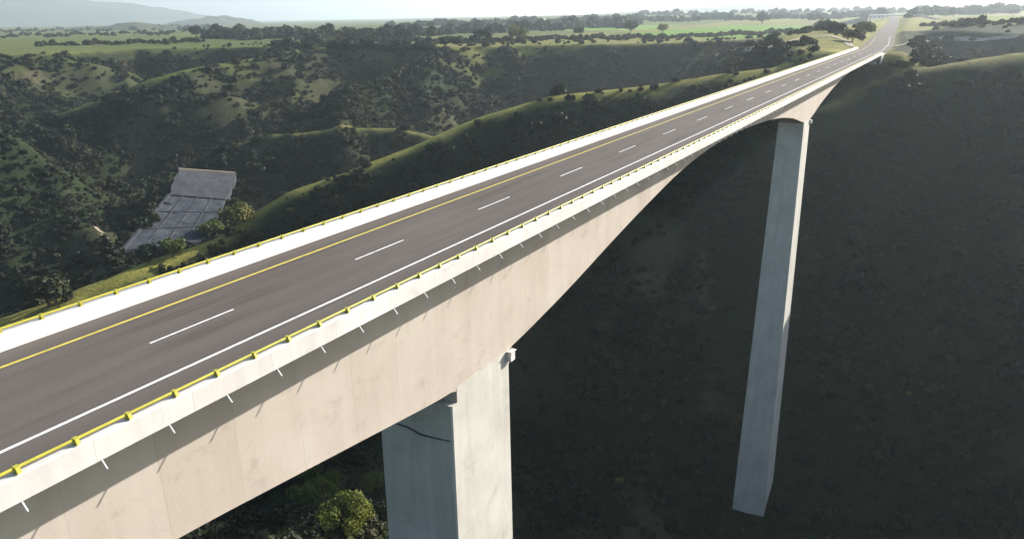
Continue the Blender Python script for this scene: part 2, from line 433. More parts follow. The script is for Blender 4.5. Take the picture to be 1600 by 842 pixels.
# ground colour: dark scrub soil on the slopes, dry grass on crests and rims, crop fields on the plateau
FIELDS = [([(-175, 640), (-95, 640), (-105, 900), (-150, 1250), (-330, 1230), (-330, 820)], (0.13, 0.24, 0.035)),
          ([(-93, 560), (-60, 560), (-68, 760), (-98, 1000), (-103, 760)], (0.22, 0.23, 0.06)),
          ([(-560, 1000), (-380, 1000), (-420, 1300), (-640, 1300)], (0.15, 0.27, 0.06)),
          ([(-20, 560), (120, 560), (160, 900), (-40, 900)], (0.19, 0.22, 0.06)),
          ([(-760, 470), (-560, 540), (-600, 700), (-900, 640)], (0.085, 0.115, 0.03))]
def ground_colour():
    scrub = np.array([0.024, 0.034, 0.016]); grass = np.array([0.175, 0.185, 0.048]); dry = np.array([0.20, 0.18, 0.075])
    crop = np.array([0.12, 0.21, 0.035]); crop2 = np.array([0.09, 0.13, 0.035]); soil = np.array([0.17, 0.13, 0.09])
    n1 = fbm(GX / 30, GY / 30, 61, 4); n2 = fbm(GX / 8, GY / 8, 63, 3)
    col = np.empty(GX.shape + (3,)); col[:] = scrub
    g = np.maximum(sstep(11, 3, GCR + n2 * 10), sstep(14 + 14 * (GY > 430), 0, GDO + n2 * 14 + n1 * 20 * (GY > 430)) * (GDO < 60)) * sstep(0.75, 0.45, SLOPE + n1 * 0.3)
    upper = sstep(-52, -14, GH + n1 * 34) * (GDO > 0) * (GX < -90) * sstep(300, 345, np.hypot(GX, GY)) * sstep(0.03, 0.16, fbm(GX / 55, GY / 55, 95, 4) + 0.03)
    g = np.maximum(g, 0.55 * upper)
    g = np.maximum(g, sstep(0.38, 0.22, SLOPE + n1 * 0.3) * (GDO < 4))
    gm = grass + (dry - grass) * np.clip(0.4 + n1[..., None] * 2.2, 0, 1)
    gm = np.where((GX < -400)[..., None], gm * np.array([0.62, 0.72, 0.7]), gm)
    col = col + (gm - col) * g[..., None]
    gold = sstep(16, 4, polyline(GX, GY, R1)[0]) * g
    col = col * (1 - gold[..., None]) + (np.array([0.25, 0.235, 0.062]) * (1 + n1[..., None] * 0.8)) * gold[..., None]
    # field mosaic on the plateau
    pl = (GDO <= 0) & (SLOPE < 0.2)
    rot = 0.35; u = GX * math.cos(rot) + GY * math.sin(rot); v = -GX * math.sin(rot) + GY * math.cos(rot)
    cu = np.floor(u / 170 + 0.6 * vnoise(v / 300, v * 0, 4)); cv = np.floor(v / 110)
    hsh = _hash(cu, cv, 15)
    fcol = np.where((hsh < 0.42)[..., None], crop, np.where((hsh < 0.7)[..., None], crop2, np.where((hsh < 0.88)[..., None], grass * 0.6, soil * 0.8)))
    w = (pl & (GDO < -0.5)) * sstep(560, 640, np.maximum(GY + np.abs(GX + 60) * 0.15, np.hypot(GX, GY) - 120) + n1 * 60)
    col = col * (1 - w[..., None]) + fcol * w[..., None]
    for poly, c in FIELDS:
        sd = poly_sd(GX, GY, poly) + n1 * 14
        w = sstep(3, -3, sd) * (GDO <= 0)
        col = col * (1 - w[..., None]) + np.array(c) * w[..., None]
    cut = (GRD < 22) & (GRD > 7) & (GY > 310) & (GY < 1300)
    cc = grass * 0.75 + soil * 0.35
    col = np.where((cut & (SLOPE > 0.3))[..., None], cc * (0.8 + 0.8 * (n2[..., None] + 0.3)), col)
    rb = sstep(7, 9, GRD) * (GX > -60) * (GX < 40) * (GY > 318) * (GY < 600) * (GDO > -14) * sstep(-30, -24, GX + (GY - 345) * 0.06) * sstep(9, 14, GCR)
    col = col * (1 - rb[..., None]) + scrub * rb[..., None]
    b2 = sstep(0.11, 0.17, fbm(GX / 48, GY / 48, 97, 4)) * (GDO > 3) * sstep(8, 16, GCR)
    col = col * (1 - 0.75 * b2[..., None]) + np.array([0.055, 0.056, 0.032]) * 0.75 * b2[..., None]
    bare = sstep(0.16, 0.26, fbm(GX / 22, GY / 22, 91, 4)) * sstep(0.7, 1.1, SLOPE)
    col = col * (1 - 0.7 * bare[..., None]) + np.array([0.10, 0.092, 0.055]) * 0.7 * bare[..., None]
    return np.clip(col, 0.01, 0.6)

def mat_ground():
    t = NT('ground_cover')
    at = t.n('ShaderNodeVertexColor', layer_name='soil')
    f = t.ramp(t.noise(0.35, detail=8, rough=0.7), [(0.3, (0.62, 0.64, 0.6)), (0.7, (1.3, 1.28, 1.2))])
    base = t.mix(at.outputs[0], f, 0.9, 'MULTIPLY')
    f2 = t.ramp(t.noise(0.03, detail=5), [(0.3, (0.8, 0.85, 0.8)), (0.7, (1.15, 1.1, 1.05))])
    base = t.mix(base, f2, 0.8, 'MULTIPLY')
    t.bump(t.noise(0.8, detail=8, rough=0.7), 0.9, 0.8)
    return t.done(base, 0.95, 0.1)
M['ground'] = mat_ground()

def grid_mesh(name, X, Y, Z, mat, col=None, smooth=True):
    ny, nx = X.shape
    me = bpy.data.meshes.new(name)
    me.vertices.add(nx * ny)
    me.vertices.foreach_set('co', np.stack([X, Y, Z], -1).astype(np.float32).ravel())
    i = np.arange(nx * ny).reshape(ny, nx)
    q = np.stack([i[:-1, :-1], i[:-1, 1:], i[1:, 1:], i[1:, :-1]], -1).reshape(-1, 4)
    me.loops.add(q.size); me.polygons.add(len(q))
    me.loops.foreach_set('vertex_index', q.ravel().astype(np.int32))
    me.polygons.foreach_set('loop_start', np.arange(0, q.size, 4, dtype=np.int32))
    me.polygons.foreach_set('use_smooth', np.full(len(q), smooth))
    me.update(calc_edges=True)
    if col is not None:
        a = me.color_attributes.new('soil', 'FLOAT_COLOR', 'POINT')
        rgba = np.ones((nx * ny, 4), np.float32); rgba[:, :3] = col.reshape(-1, 3)
        a.data.foreach_set('color', rgba.ravel())
    me.materials.append(mat)
    return me

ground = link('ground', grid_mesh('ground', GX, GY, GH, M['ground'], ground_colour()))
tag(ground, kind='structure', label='scrub covered canyon slopes and the farmed plateau around them')

# far mountains
def mat_mountain():
    t = NT('mountain_cover')
    return t.done(t.ramp(t.noise(0.004, detail=8, rough=0.65), [(0.3, (0.045, 0.055, 0.035)), (0.7, (0.11, 0.11, 0.06))]), 0.95, 0.1)
M['mountain'] = mat_mountain()
def mountain(name, label, az, dist, half_w, top, depth, seed, sharp=1.6):
    """a real hill at its distance: az in degrees from +Y (left negative)"""
    n = 90
    u = np.linspace(-1, 1, n); v = np.linspace(-1, 1, 40)
    U, V = np.meshgrid(u, v)
    r = np.clip(1 - np.abs(U) ** 1.7, 0, 1) * np.clip(1 - np.abs(V) ** 1.4, 0, 1)
    Z = (r ** sharp * 0.8 + r * 0.2) * top * (1 + 0.9 * fbm(U * 3.1 + seed, V * 2.2, seed, 5)) - 25
    a = math.radians(az); c = Vector((math.sin(a), math.cos(a))) * dist; t = Vector((math.cos(a), -math.sin(a)))
    X = c.x + U * half_w * t.x + V * depth * math.sin(a); Y = c.y + U * half_w * t.y + V * depth * math.cos(a)
    o = link(name, grid_mesh(name, X, Y, Z, M['mountain']))
    return tag(o, label, kind='structure')
mountain('mountain', 'large pale blue mountain fading into the haze at the left', -63.5, 10500, 2900, 330, 1800, 5, 1.2)
mountain('hill', 'small flat topped grey hill on the skyline', -51.0, 5200, 330, 62, 500, 12, 0.7)
mountain('hill', 'low dark rise on the skyline left of the flat topped hill', -56, 3000, 330, 34, 300, 23, 0.8)
mountain('hill', 'long low blue ridge on the skyline above the road', -9, 6500, 2300, 110, 1200, 31, 0.9)

# ------------------------------------------------------------------ highway beyond the bridge
def strip(name, mat, off0, off1, y0, y1, dz, parent=None):
    pts = [Vector(p) for p in ROAD]
    ys = list(np.arange(y0, y1 + 0.1, 6.0))
    def at(y):
        for a, b in zip(pts[:-1], pts[1:]):
            if a.y <= y <= b.y:
                k = (y - a.y) / (b.y - a.y); return a.lerp(b, k), (b - a).normalized()
        return pts[-1], (pts[-1] - pts[-2]).normalized()
    m = MB(); v = []; f = []
    for i, y in enumerate(ys):
        p, d = at(y); s = Vector((d.y, -d.x, 0))
        for o in (off0, off1):
            q = p + s * o; v.append((q.x, q.y, q.z + dz))
        if i: b = 2 * i; f.append((b - 2, b - 1, b + 1, b))
    m.poly(v, f)
    return m.build(name, mat, parent)
road = strip('road', M['asphalt'], -6.0, 6.4, 309.5, 2050, -0.02)
tag(road, 'highway running on from the far end of the bridge', kind='structure')
for a, b, mt in ((-3.85, -3.65, 'yellow_line'), (3.8, 4.0, 'white_line')):
    strip('edge_line', M[mt], a, b, 310, 520, -0.015, road)

# ------------------------------------------------------------------ the bridge
XR, XL = -25.1, -38.9             # outer faces of the barriers
WR, WL = -28.4, -35.4             # webs of the box girder
Y0, Y1, Y1L = -58.0, 309.0, 352.0
bridge = empty('highway_bridge', (-32, 112, -110))
tag(bridge, 'long concrete highway bridge with arched girder and two tall piers', 'bridge')

_sy = np.array([-58, -25, 16.8, 25.8, 40, 47.6, 58.8, 67, 76.6, 89.4, 100, 109.7, 121, 139.5, 152, 164, 178, 185.6, 200, 216, 235, 252, 275, 309])
_sz = np.array([-4.2, -4.6, -7.85, -9.05, -10.95, -10.75, -9.05, -7.45, -5.75, -3.75, -2.85, -2.5, -2.5, -3.3, -4.3, -5.8, -8.5, -8.7, -6.3, -4.4, -2.9, -2.2, -2.0, -2.0])
def soffit(y):                    # smooth through the measured points
    k = np.array([-2.0, -1.0, 0, 1.0, 2.0])
    if 39.5 <= y <= 48.1 or 177.5 <= y <= 186.1: return float(np.interp(y, _sy, _sz))
    return float(np.mean(np.interp(y + k * 1.6, _sy, _sz)))
ys = sorted(set(list(np.arange(Y0, Y1, 2.0)) + [39.4, 40.0, 47.6, 48.2, 177.4, 178, 185.6, 186.2, Y1]))
g = MB(); g.sweep(ys, lambda y: [(WL, -0.74), (WR, -0.74), (WR, soffit(y)), (WL, soffit(y))])
g.build('girder', M['concrete'], bridge)
d = MB()
d.sweep([Y0, 40, 110, 180, 240, Y1], lambda y: [(XL, -0.05), (XL, -0.20), (WL - 0.9, -0.52), (WL, -0.737), (WR, -0.737), (WR + 0.9, -0.52), (XR, -0.20), (XR, -0.05)])
d.build('deck_slab', M['barrier'], bridge)
b = MB(); b.sweep([Y0, 60, 180, Y1], lambda y: [(XR + 0.012, -0.19), (XR + 0.012, 0.72), (XR - 0.06, 0.78), (XR - 0.34, 0.78), (XR - 0.40, 0.72), (XR - 0.58, -0.047), (XR - 0.3, -0.19)])
b.build('barrier', M['barrier'], bridge)['label'] = 'sunlit right hand concrete barrier with yellow rail brackets on top'
b = MB(); b.sweep([Y0, 60, 180, Y1, Y1L], lambda y: [(XL - 0.012, -0.25), (XL + 0.3, -0.25), (XL + 0.92, -0.047), (XL + 0.74, 0.72), (XL + 0.66, 0.80), (XL + 0.36, 0.80), (XL - 0.012, 0.72)])
b.build('barrier', M['barrier'], bridge)
s = MB(); s.sweep([Y0, 60, 180, 310], lambda y: [(XL + 0.75, -0.05), (XR - 0.45, -0.05), (XR - 0.45, 0.0), (XL + 0.75, 0.0)])
surf = s.build('road_surface', M['asphalt'], bridge)
def sheet(name, mat, x0, x1, y0, y1, z, parent):
    m = MB(); m.poly([(x0, y0, z), (x1, y0, z), (x1, y1, z), (x0, y1, z)], [(0, 1, 2, 3)])
    return m.build(name, mat, parent)
sheet('edge_line', M['yellow_line'], -36.30, -36.10, Y0, 309, 0.005, surf)['label'] = 'solid yellow line along the left lane'
sheet('edge_line', M['white_line'], -28.68, -28.48, Y0, 309, 0.005, surf)['label'] = 'solid white line along the right shoulder'
dm = MB(); dm.poly([(-0.075, 0, 0), (0.075, 0, 0), (0.075, 5.1, 0), (-0.075, 5.1, 0)], [(0, 1, 2, 3)])
dmesh = dm.mesh('lane_dash'); dmesh.materials.append(M['white_line'])
for k in range(-4, 20):
    link('lane_dash', dmesh, surf, (-32.5, 20.0 + 15.0 * k, 0.005))
for yj in (303.0,):
    sheet('expansion_joint', M['dark'], -37.9, -25.8, yj, yj + 0.5, 0.009, surf)

# guard rails: a pipe on brackets, one bracket every two metres
def rail(xc, zc, yend, side):
    m = MB(); m.tube([(xc, y, zc) for y in np.arange(Y0, yend + 1, 8.0)], 0.062, 10)
    r = m.build('guard_rail', M['rail'], bridge, True)
    p = MB()
    p.box(-0.11, 0.11, -0.10, 0.10, -0.19, -0.155)                      # base plate
    p.hexa([(-0.07, -0.035, -0.155), (0.07, -0.035, -0.155), (0.07, 0.035, -0.155), (-0.07, 0.035, -0.155)],
           [(-0.05, -0.035, -0.02), (0.05, -0.035, -0.02), (0.05, 0.035, -0.02), (-0.05, 0.035, -0.02)])
    p.box(-0.085, 0.085, -0.085, 0.085, -0.075, 0.072)                  # clamp round the pipe
    p.hexa([(side * 0.09, -0.07, -0.155), (side * 0.20, -0.07, -0.155), (side * 0.20, 0.07, -0.155), (side * 0.09, 0.07, -0.155)],
           [(side * 0.075, -0.07, 0.05), (side * 0.10, -0.07, 0.05), (side * 0.10, 0.07, 0.05), (side * 0.075, 0.07, 0.05)])
    pm = p.mesh('rail_post'); pm.materials.append(M['rail'])
    yy = np.arange(-13.0 + 0.9, yend, 2.02)
    for y in yy[yy <= 205]:
        link('rail_post', pm, r, (xc, y, zc))
    q = MB()
    for y in yy[yy > 205]:
        q.box(xc - 0.1, xc + 0.1, y - 0.09, y + 0.09, zc - 0.19, zc + 0.06)
    o = q.build('rail_post', M['rail'], r); o['kind'] = 'stuff'
    return r
rail(XR - 0.17, 0.97, Y1 - 1, 1)['label'] = 'yellow pipe rail on the right hand barrier'
rail(XL + 0.50, 0.99, Y1L - 2, -1)['label'] = 'yellow pipe rail on the left hand barrier'

# drain pipes hanging out below the right edge of the slab
pp = MB(); pp.tube([(-0.12, 0, 0.10), (0.0, 0, 0.0), (0.24, 0, -0.28)], 0.034, 8)
ppm = pp.mesh('drain_pipe'); ppm.materials.append(M['pipe'])
for k in range(-6, 68):
    link('drain_pipe', ppm, bridge, Vector((XR - 0.03, 9.98 + 2.83 * k, -0.25)) - bridge.location)

def pier(name, top, bot, zt, zb, label, neck):
    """top / bot: (x0, x1, y0, y1) of the shaft at zt and zb"""
    m = MB()
    n = 24; rings = []
    c = 0.12
    for i in range(n + 1):
        t = i / n; x0, x1, y0, y1 = [top[j] + (bot[j] - top[j]) * t for j in range(4)]; z = zt + (zb - zt) * t
        rings.append([(x0 + c, y0, z), (x1 - c, y0, z), (x1, y0 + c, z), (x1, y1 - c, z), (x1 - c, y1, z), (x0 + c, y1, z), (x0, y1 - c, z), (x0, y0 + c, z)])
    v = [p for r in rings for p in r]; f = []
    for i in range(n):
        for k in range(8):
            a = i * 8 + k; b_ = i * 8 + (k + 1) % 8; f.append((a, b_, b_ + 8, a + 8))
    f.append(tuple(range(8))); f.append(tuple(n * 8 + k for k in range(8))[::-1])
    m.poly(v, f)
    x0, x1, y0, y1 = top
    if neck: m.box(x0 + 0.05, x1 - 0.003, y0 + 0.75, y1 - 0.004, zt - 0.02, zt + 1.25)
    o = m.build('pier', M['pier'], bridge); o['label'] = label
    return o
p1 = pier('pier', (-35.35, -28.38, 39.3, 47.62), (-35.9, -27.9, 38.9, 48.0), -11.9, -100, 'nearer pier with a broad sunlit side', True)
bb = MB(); bb.box(-28.36, -27.95, 47.2, 47.85, -11.55, -10.75); bb.box(-28.3, -27.85, 47.12, 47.93, -10.75, -10.68)
bb.build('bracket_box', M['barrier'], p1)
# conduit sagging across the shaded face
cd = MB(); cd.tube([(-35.25, 39.24, -14.62), (-34.4, 39.22, -14.72), (-32.6, 39.22, -14.70), (-31.3, 39.22, -15.0), (-30.0, 39.22, -14.92), (-28.6, 39.24, -14.8)], [0.05, 0.05, 0.07, 0.08, 0.05, 0.045], 6)
cd.build('conduit', M['dark'], p1)
p2 = pier('pier', (-33.9, -28.38, 177.9, 185.6), (-35.9, -27.35, 177.0, 186.4), -8.62, -122, 'far slender pier rising from the dark canyon floor', False)
bb = MB(); bb.box(-28.36, -27.9, 185.1, 185.9, -9.5, -8.7)
bb.build('bracket_box', M['barrier'], p2)

# far abutment
ab = MB(); ab.box(-37.4, -26.4, 306.5, 309.4, -9, -2.05); ab.box(-37.6, -26.2, 309.02, 312, -9, -0.28)
ab.build('abutment', M['pier'], bridge)
wv = MB(); wv.hexa([(-25.6, 307, -6), (-25.1, 307, -6), (-24.3, 316, -4), (-24.8, 316, -4)], [(-25.6, 307, 0.4), (-25.1, 307, 0.4), (-24.3, 316, 0.1), (-24.8, 316, 0.1)])
wv.build('wing_wall', M['barrier'], bridge)
ab = MB(); ab.box(-37.4, -26.4, -64, -57.9, -12, -0.3)
ab.build('abutment', M['pier'], bridge)

# ------------------------------------------------------------------ concrete apron in the side valley
slab = empty('concrete_apron', AP[0])
tag(slab, 'concrete apron coloured blue grey as in shade with a retaining wall, low in the left valley', 'retaining slope')
def rough_sheet(name, q, mat, nu, nv, seed):
    r = random.Random(seed); m = MB(); top = []
    for iv in range(nv + 1):
        for iu in range(nu + 1):
            u, v = iu / nu, iv / nv
            p = q[0].lerp(q[1], u).lerp(q[3].lerp(q[2], u), v)
            edge = iu in (0, nu)
            out = (q[1] - q[0]).normalized() * (r.uniform(-0.7, 0.7) if edge else r.uniform(-0.3, 0.3))
            top.append(p + out + Vector((0, 0, r.uniform(-0.1, 0.1))))
    n = nu + 1
    f = [(a, a + 1, a + 1 + n, a + n) for iv in range(nv) for a in range(iv * n, iv * n + nu)]
    rim = list(range(n)) + [iv * n + nu for iv in range(1, nv + 1)] + [nv * n + k for k in range(nu - 1, -1, -1)] + [iv * n for iv in range(nv - 1, 0, -1)]
    b0 = len(top); v = top + [top[k] - Vector((0, 0, 3.5)) for k in rim]
    for k in range(len(rim)):
        k2 = (k + 1) % len(rim); f.append((rim[k], rim[k2], b0 + k2, b0 + k))
    m.poly(v, f); return m.build(name, mat, slab)
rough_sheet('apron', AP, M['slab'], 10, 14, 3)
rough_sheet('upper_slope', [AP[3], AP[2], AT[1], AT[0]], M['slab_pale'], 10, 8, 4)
def beam(name, a, b, w, h, mat):
    d = (b - a).normalized(); sd = Vector((d.y, -d.x, 0)).normalized() * w
    m = MB(); up = Vector((0, 0, h)); dn_ = Vector((0, 0, -1.5))
    m.hexa([a - sd + dn_, a + sd + dn_, b + sd + dn_, b - sd + dn_], [a - sd + up, a + sd + up, b + sd + up, b - sd + up]); m.build(name, M[mat], slab)
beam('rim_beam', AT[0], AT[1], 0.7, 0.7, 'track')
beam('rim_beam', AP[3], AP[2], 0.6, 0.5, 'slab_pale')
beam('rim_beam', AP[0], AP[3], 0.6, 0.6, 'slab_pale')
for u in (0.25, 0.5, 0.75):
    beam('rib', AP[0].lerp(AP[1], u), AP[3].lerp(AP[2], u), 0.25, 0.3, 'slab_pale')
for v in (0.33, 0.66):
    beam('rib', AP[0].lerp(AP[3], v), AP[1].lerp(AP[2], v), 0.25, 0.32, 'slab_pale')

# ------------------------------------------------------------------ plants
def crown_mesh(name, seed, n, mat, squash=0.8, lobes=7, leaf=0.17, spread=1.0, lobe=1.0):
    r = np.random.default_rng(seed)
    L = r.normal(size=(lobes, 3)); L /= np.linalg.norm(L, axis=1)[:, None]
    L = L * np.array([0.55, 0.55, 0.45]) * spread * r.uniform(0.45, 1.0, (lobes, 1)); L[:, 2] = np.abs(L[:, 2]) * 0.9
    R = r.uniform(0.34, 0.62, lobes) * lobe
    k = r.integers(0, lobes, n); dv = r.normal(size=(n, 3)); dv /= np.linalg.norm(dv, axis=1)[:, None]
    c = L[k] + dv * (R[k] * r.uniform(0.55 if lobe < 1 else 0.72, 1.12, n))[:, None]
    c[:, 2] = c[:, 2] * squash + 0.45
    c[:, 2] = np.maximum(c[:, 2], -0.05)
    nn = dv + r.normal(size=(n, 3)) * 0.45; nn /= np.linalg.norm(nn, axis=1)[:, None]
    a = np.cross(nn, r.normal(size=(n, 3))); a /= np.linalg.norm(a, axis=1)[:, None]; b = np.cross(nn, a)
    s = leaf * r.uniform(0.6, 1.3, n)[:, None]
    q = np.stack([c - a * s - b * s * 0.6, c + a * s - b * s * 0.5 + nn * s * 0.25, c + a * s * 0.8 + b * s * 0.7, c - a * s * 0.7 + b * s * 0.6 + nn * s * 0.2], 1).reshape(-1, 3)
    me = bpy.data.meshes.new(name)
    me.from_pydata(q.tolist(), [], [(4 * i, 4 * i + 1, 4 * i + 2, 4 * i + 3) for i in range(n)])
    me.materials.append(mat); me.update()
    return me
def trunk_mesh(name, seed):
    r = random.Random(seed); m = MB()
    m.tube([(0, 0, -0.25), (0.01, 0, 0.0), (0.03, 0.02, 0.25), (0.02, 0.05, 0.55), (0.0, 0.04, 0.8)], [0.075, 0.06, 0.045, 0.03, 0.012], 7)
    for i in range(5):
        a = r.uniform(0, 6.28); z = r.uniform(0.2, 0.5); l = r.uniform(0.3, 0.5)
        m.tube([(0.02, 0.02, z), (math.cos(a) * l * 0.5, math.sin(a) * l * 0.5, z + 0.14), (math.cos(a) * l, math.sin(a) * l, z + 0.34)], [0.028, 0.018, 0.006], 5)
    me = m.mesh(name); me.materials.append(M['bark']); return me
CROWN = {}
for i in range(3):
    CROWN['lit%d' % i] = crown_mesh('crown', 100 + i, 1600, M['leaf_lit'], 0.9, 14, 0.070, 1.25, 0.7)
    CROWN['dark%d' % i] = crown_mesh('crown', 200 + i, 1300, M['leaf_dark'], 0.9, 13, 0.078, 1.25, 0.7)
for i in range(3):
    CROWN['near%d' % i] = crown_mesh('crown', 400 + i, 7000, M['leaf_bright'], 1.0, 24, 0.030, 1.45, 0.52)
TRUNK = [trunk_mesh('trunk', 5 + i) for i in range(3)]

def tree(name, label, x, y, size, key, cat='tree', group=None, tall=1.0, lift=0.18, z=None):
    zz = hz(x, y) if z is None else z
    o = empty(name, (x, y, zz))
    tag(o, label, cat, group)
    rz = rnd.uniform(0, 6.28)
    c = link('crown', CROWN[key], o, (0, 0, size * lift)); c.scale = (size, size, size * tall); c.rotation_euler = (0, 0, rz)
    t = link('trunk', TRUNK[rnd.randrange(3)], o, (0, 0, 0)); t.scale = (size * 1.1, size * 1.1, size * (0.9 * tall + lift)); t.rotation_euler = (0, 0, rz)
    return o

def ground_hit(u, v, dmin=60, dmax=6000):
    """where a line of sight meets the terrain: the spot a plant seen there grows on"""
    r = ray(u, v); r.normalize()
    t = np.geomspace(dmin, dmax, 1500)
    P = np.stack([r.x * t, r.y * t, CAM_Z + r.z * t], -1)
    below = P[:, 2] < sampler(P[:, 0], P[:, 1])
    if not below.any(): return None
    return P[int(np.argmax(below))]

TREES = []
# (pixel x, pixel y of the foot, height in pixels, crown kind, label, category)
SPEC = [
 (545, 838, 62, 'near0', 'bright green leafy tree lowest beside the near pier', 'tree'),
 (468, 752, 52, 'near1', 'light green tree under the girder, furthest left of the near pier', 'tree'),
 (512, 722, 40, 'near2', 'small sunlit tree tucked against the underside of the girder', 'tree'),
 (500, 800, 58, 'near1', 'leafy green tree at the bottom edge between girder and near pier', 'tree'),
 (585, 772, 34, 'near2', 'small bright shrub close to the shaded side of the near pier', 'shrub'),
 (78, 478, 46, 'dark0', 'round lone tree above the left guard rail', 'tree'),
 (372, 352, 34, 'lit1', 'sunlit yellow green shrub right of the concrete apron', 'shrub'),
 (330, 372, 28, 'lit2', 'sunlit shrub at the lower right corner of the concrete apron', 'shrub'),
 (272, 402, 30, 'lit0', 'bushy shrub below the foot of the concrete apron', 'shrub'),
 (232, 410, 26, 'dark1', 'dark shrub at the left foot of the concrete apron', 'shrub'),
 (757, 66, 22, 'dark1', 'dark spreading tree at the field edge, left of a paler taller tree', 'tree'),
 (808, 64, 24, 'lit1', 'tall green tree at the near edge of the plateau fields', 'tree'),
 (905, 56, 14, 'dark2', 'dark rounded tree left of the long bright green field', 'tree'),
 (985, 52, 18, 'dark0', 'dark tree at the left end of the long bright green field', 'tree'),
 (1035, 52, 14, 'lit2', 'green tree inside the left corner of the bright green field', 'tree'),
 (1332, 66, 20, 'dark1', 'brown green bush left of the bridge end, nearest the barrier', 'tree'),
 (1350, 58, 22, 'lit0', 'taller bush on the left bank of the highway cutting', 'tree'),
 (1444, 20, 9, 'dark0', 'small dark tree at the top of the cutting right of the highway', 'tree'),
 (1480, 68, 8, 'lit1', 'small bush on the terrace right of the bridge end', 'shrub'),
 (1191, 38, 16, 'dark0', 'lone dark tree standing in the bright green field', 'tree'),
]
for u, v, hpx, key, label, cat in SPEC:
    p = ground_hit(u, v)
    if p is None: continue
    dist = math.sqrt(p[0] ** 2 + p[1] ** 2 + (p[2] - 15) ** 2)
    tree('tree' if cat == 'tree' else 'shrub', label, float(p[0]), float(p[1]), hpx / 1165 * dist / 1.25, key, cat, None, 1.0, 0.12, float(p[2]))

# tree rows along the plateau
ORD = ['first', 'second', 'third', 'fourth', 'fifth', 'sixth', 'seventh', 'eighth', 'ninth']
def row(u0, v0, u1, v1, n, h0, h1, label, group, keys=('dark0', 'dark1', 'dark2')):
    c = 0
    for i in range(n):
        t = (i + rnd.uniform(0.15, 0.85)) / n
        u = u0 + (u1 - u0) * t; v = v0 + (v1 - v0) * t + rnd.uniform(-2, 2)
        p = ground_hit(u, v, 200)
        if p is None or math.hypot(p[0], p[1]) > 4000: continue
        if abs(p[0] + 32) < 30 and p[1] < 420: continue
        dist = math.hypot(p[0], p[1])
        s = min(rnd.uniform(h0, h1) / 1165 * dist / 1.25, 13.0)
        c += 1
        tree('tree', ORD[c - 1] + ' ' + label, float(p[0]), float(p[1]), s, rnd.choice(keys), 'tree', group, rnd.uniform(0.8, 1.15), 0.1, float(p[2]))
row(300, 58, 600, 60, 9, 16, 26, 'tall dark tree from the left in the tree line left of centre', 'trees in the left tree line')
row(480, 76, 740, 74, 7, 12, 18, 'dark scrub tree from the left on the rim above the shaded slope', 'scrub trees on the canyon rim')
row(640, 46, 1000, 38, 8, 10, 14, 'hazy tree from the left in the rows between the far fields', 'hazy trees between the fields')
row(1060, 34, 1370, 31, 6, 8, 12, 'small hazy skyline tree from the left, left of the highway', 'hazy skyline trees by the highway')
row(1455, 25, 1600, 24, 5, 9, 13, 'hazy tree from the left on the plateau right of the highway', 'hazy trees right of the highway')

# ---- the scrub forest that covers the slopes: nobody could count it
def scatter(name, label, cat, P, sc, k):
    me = bpy.data.meshes.new(name); me.vertices.add(len(P))
    me.vertices.foreach_set('co', P.astype(np.float32).ravel())
    a = me.attributes.new('size', 'FLOAT', 'POINT'); a.data.foreach_set('value', sc.astype(np.float32))
    a = me.attributes.new('turn', 'FLOAT', 'POINT'); a.data.foreach_set('value', rng.uniform(0, 6.28, len(P)).astype(np.float32))
    a = me.attributes.new('variant', 'INT', 'POINT'); a.data.foreach_set('value', k.astype(np.int32))
    o = link(name, me)
    tag(o, label, cat, kind='stuff')
    ng = bpy.data.node_groups.new('scatter', 'GeometryNodeTree')
    ng.interface.new_socket('Geometry', in_out='INPUT', socket_type='NodeSocketGeometry')
    ng.interface.new_socket('Geometry', in_out='OUTPUT', socket_type='NodeSocketGeometry')
    N = ng.nodes; gi = N.new('NodeGroupInput'); go = N.new('NodeGroupOutput'); join = N.new('GeometryNodeJoinGeometry')
    def attr(nm, ty):
        q = N.new('GeometryNodeInputNamedAttribute'); q.data_type = ty; q.inputs[0].default_value = nm; return q.outputs[0]
    for i, src in enumerate(SRC):
        oi = N.new('GeometryNodeObjectInfo'); oi.inputs['Object'].default_value = src; oi.transform_space = 'ORIGINAL'
        oi.inputs['As Instance'].default_value = True
        cmp = N.new('FunctionNodeCompare'); cmp.data_type = 'INT'; cmp.operation = 'EQUAL'; cmp.inputs[3].default_value = i
        ng.links.new(attr('variant', 'INT'), cmp.inputs[2])
        ip = N.new('GeometryNodeInstanceOnPoints')
        ng.links.new(gi.outputs[0], ip.inputs['Points']); ng.links.new(cmp.outputs[0], ip.inputs['Selection'])
        ng.links.new(oi.outputs['Geometry'], ip.inputs['Instance'])
        cx = N.new('ShaderNodeCombineXYZ'); ng.links.new(attr('turn', 'FLOAT'), cx.inputs[2])
        ng.links.new(cx.outputs[0], ip.inputs['Rotation']); ng.links.new(attr('size', 'FLOAT'), ip.inputs['Scale'])
        ng.links.new(ip.outputs[0], join.inputs[0])
    ng.links.new(join.outputs[0], go.inputs[0])
    md = o.modifiers.new('scatter', 'NODES'); md.node_group = ng

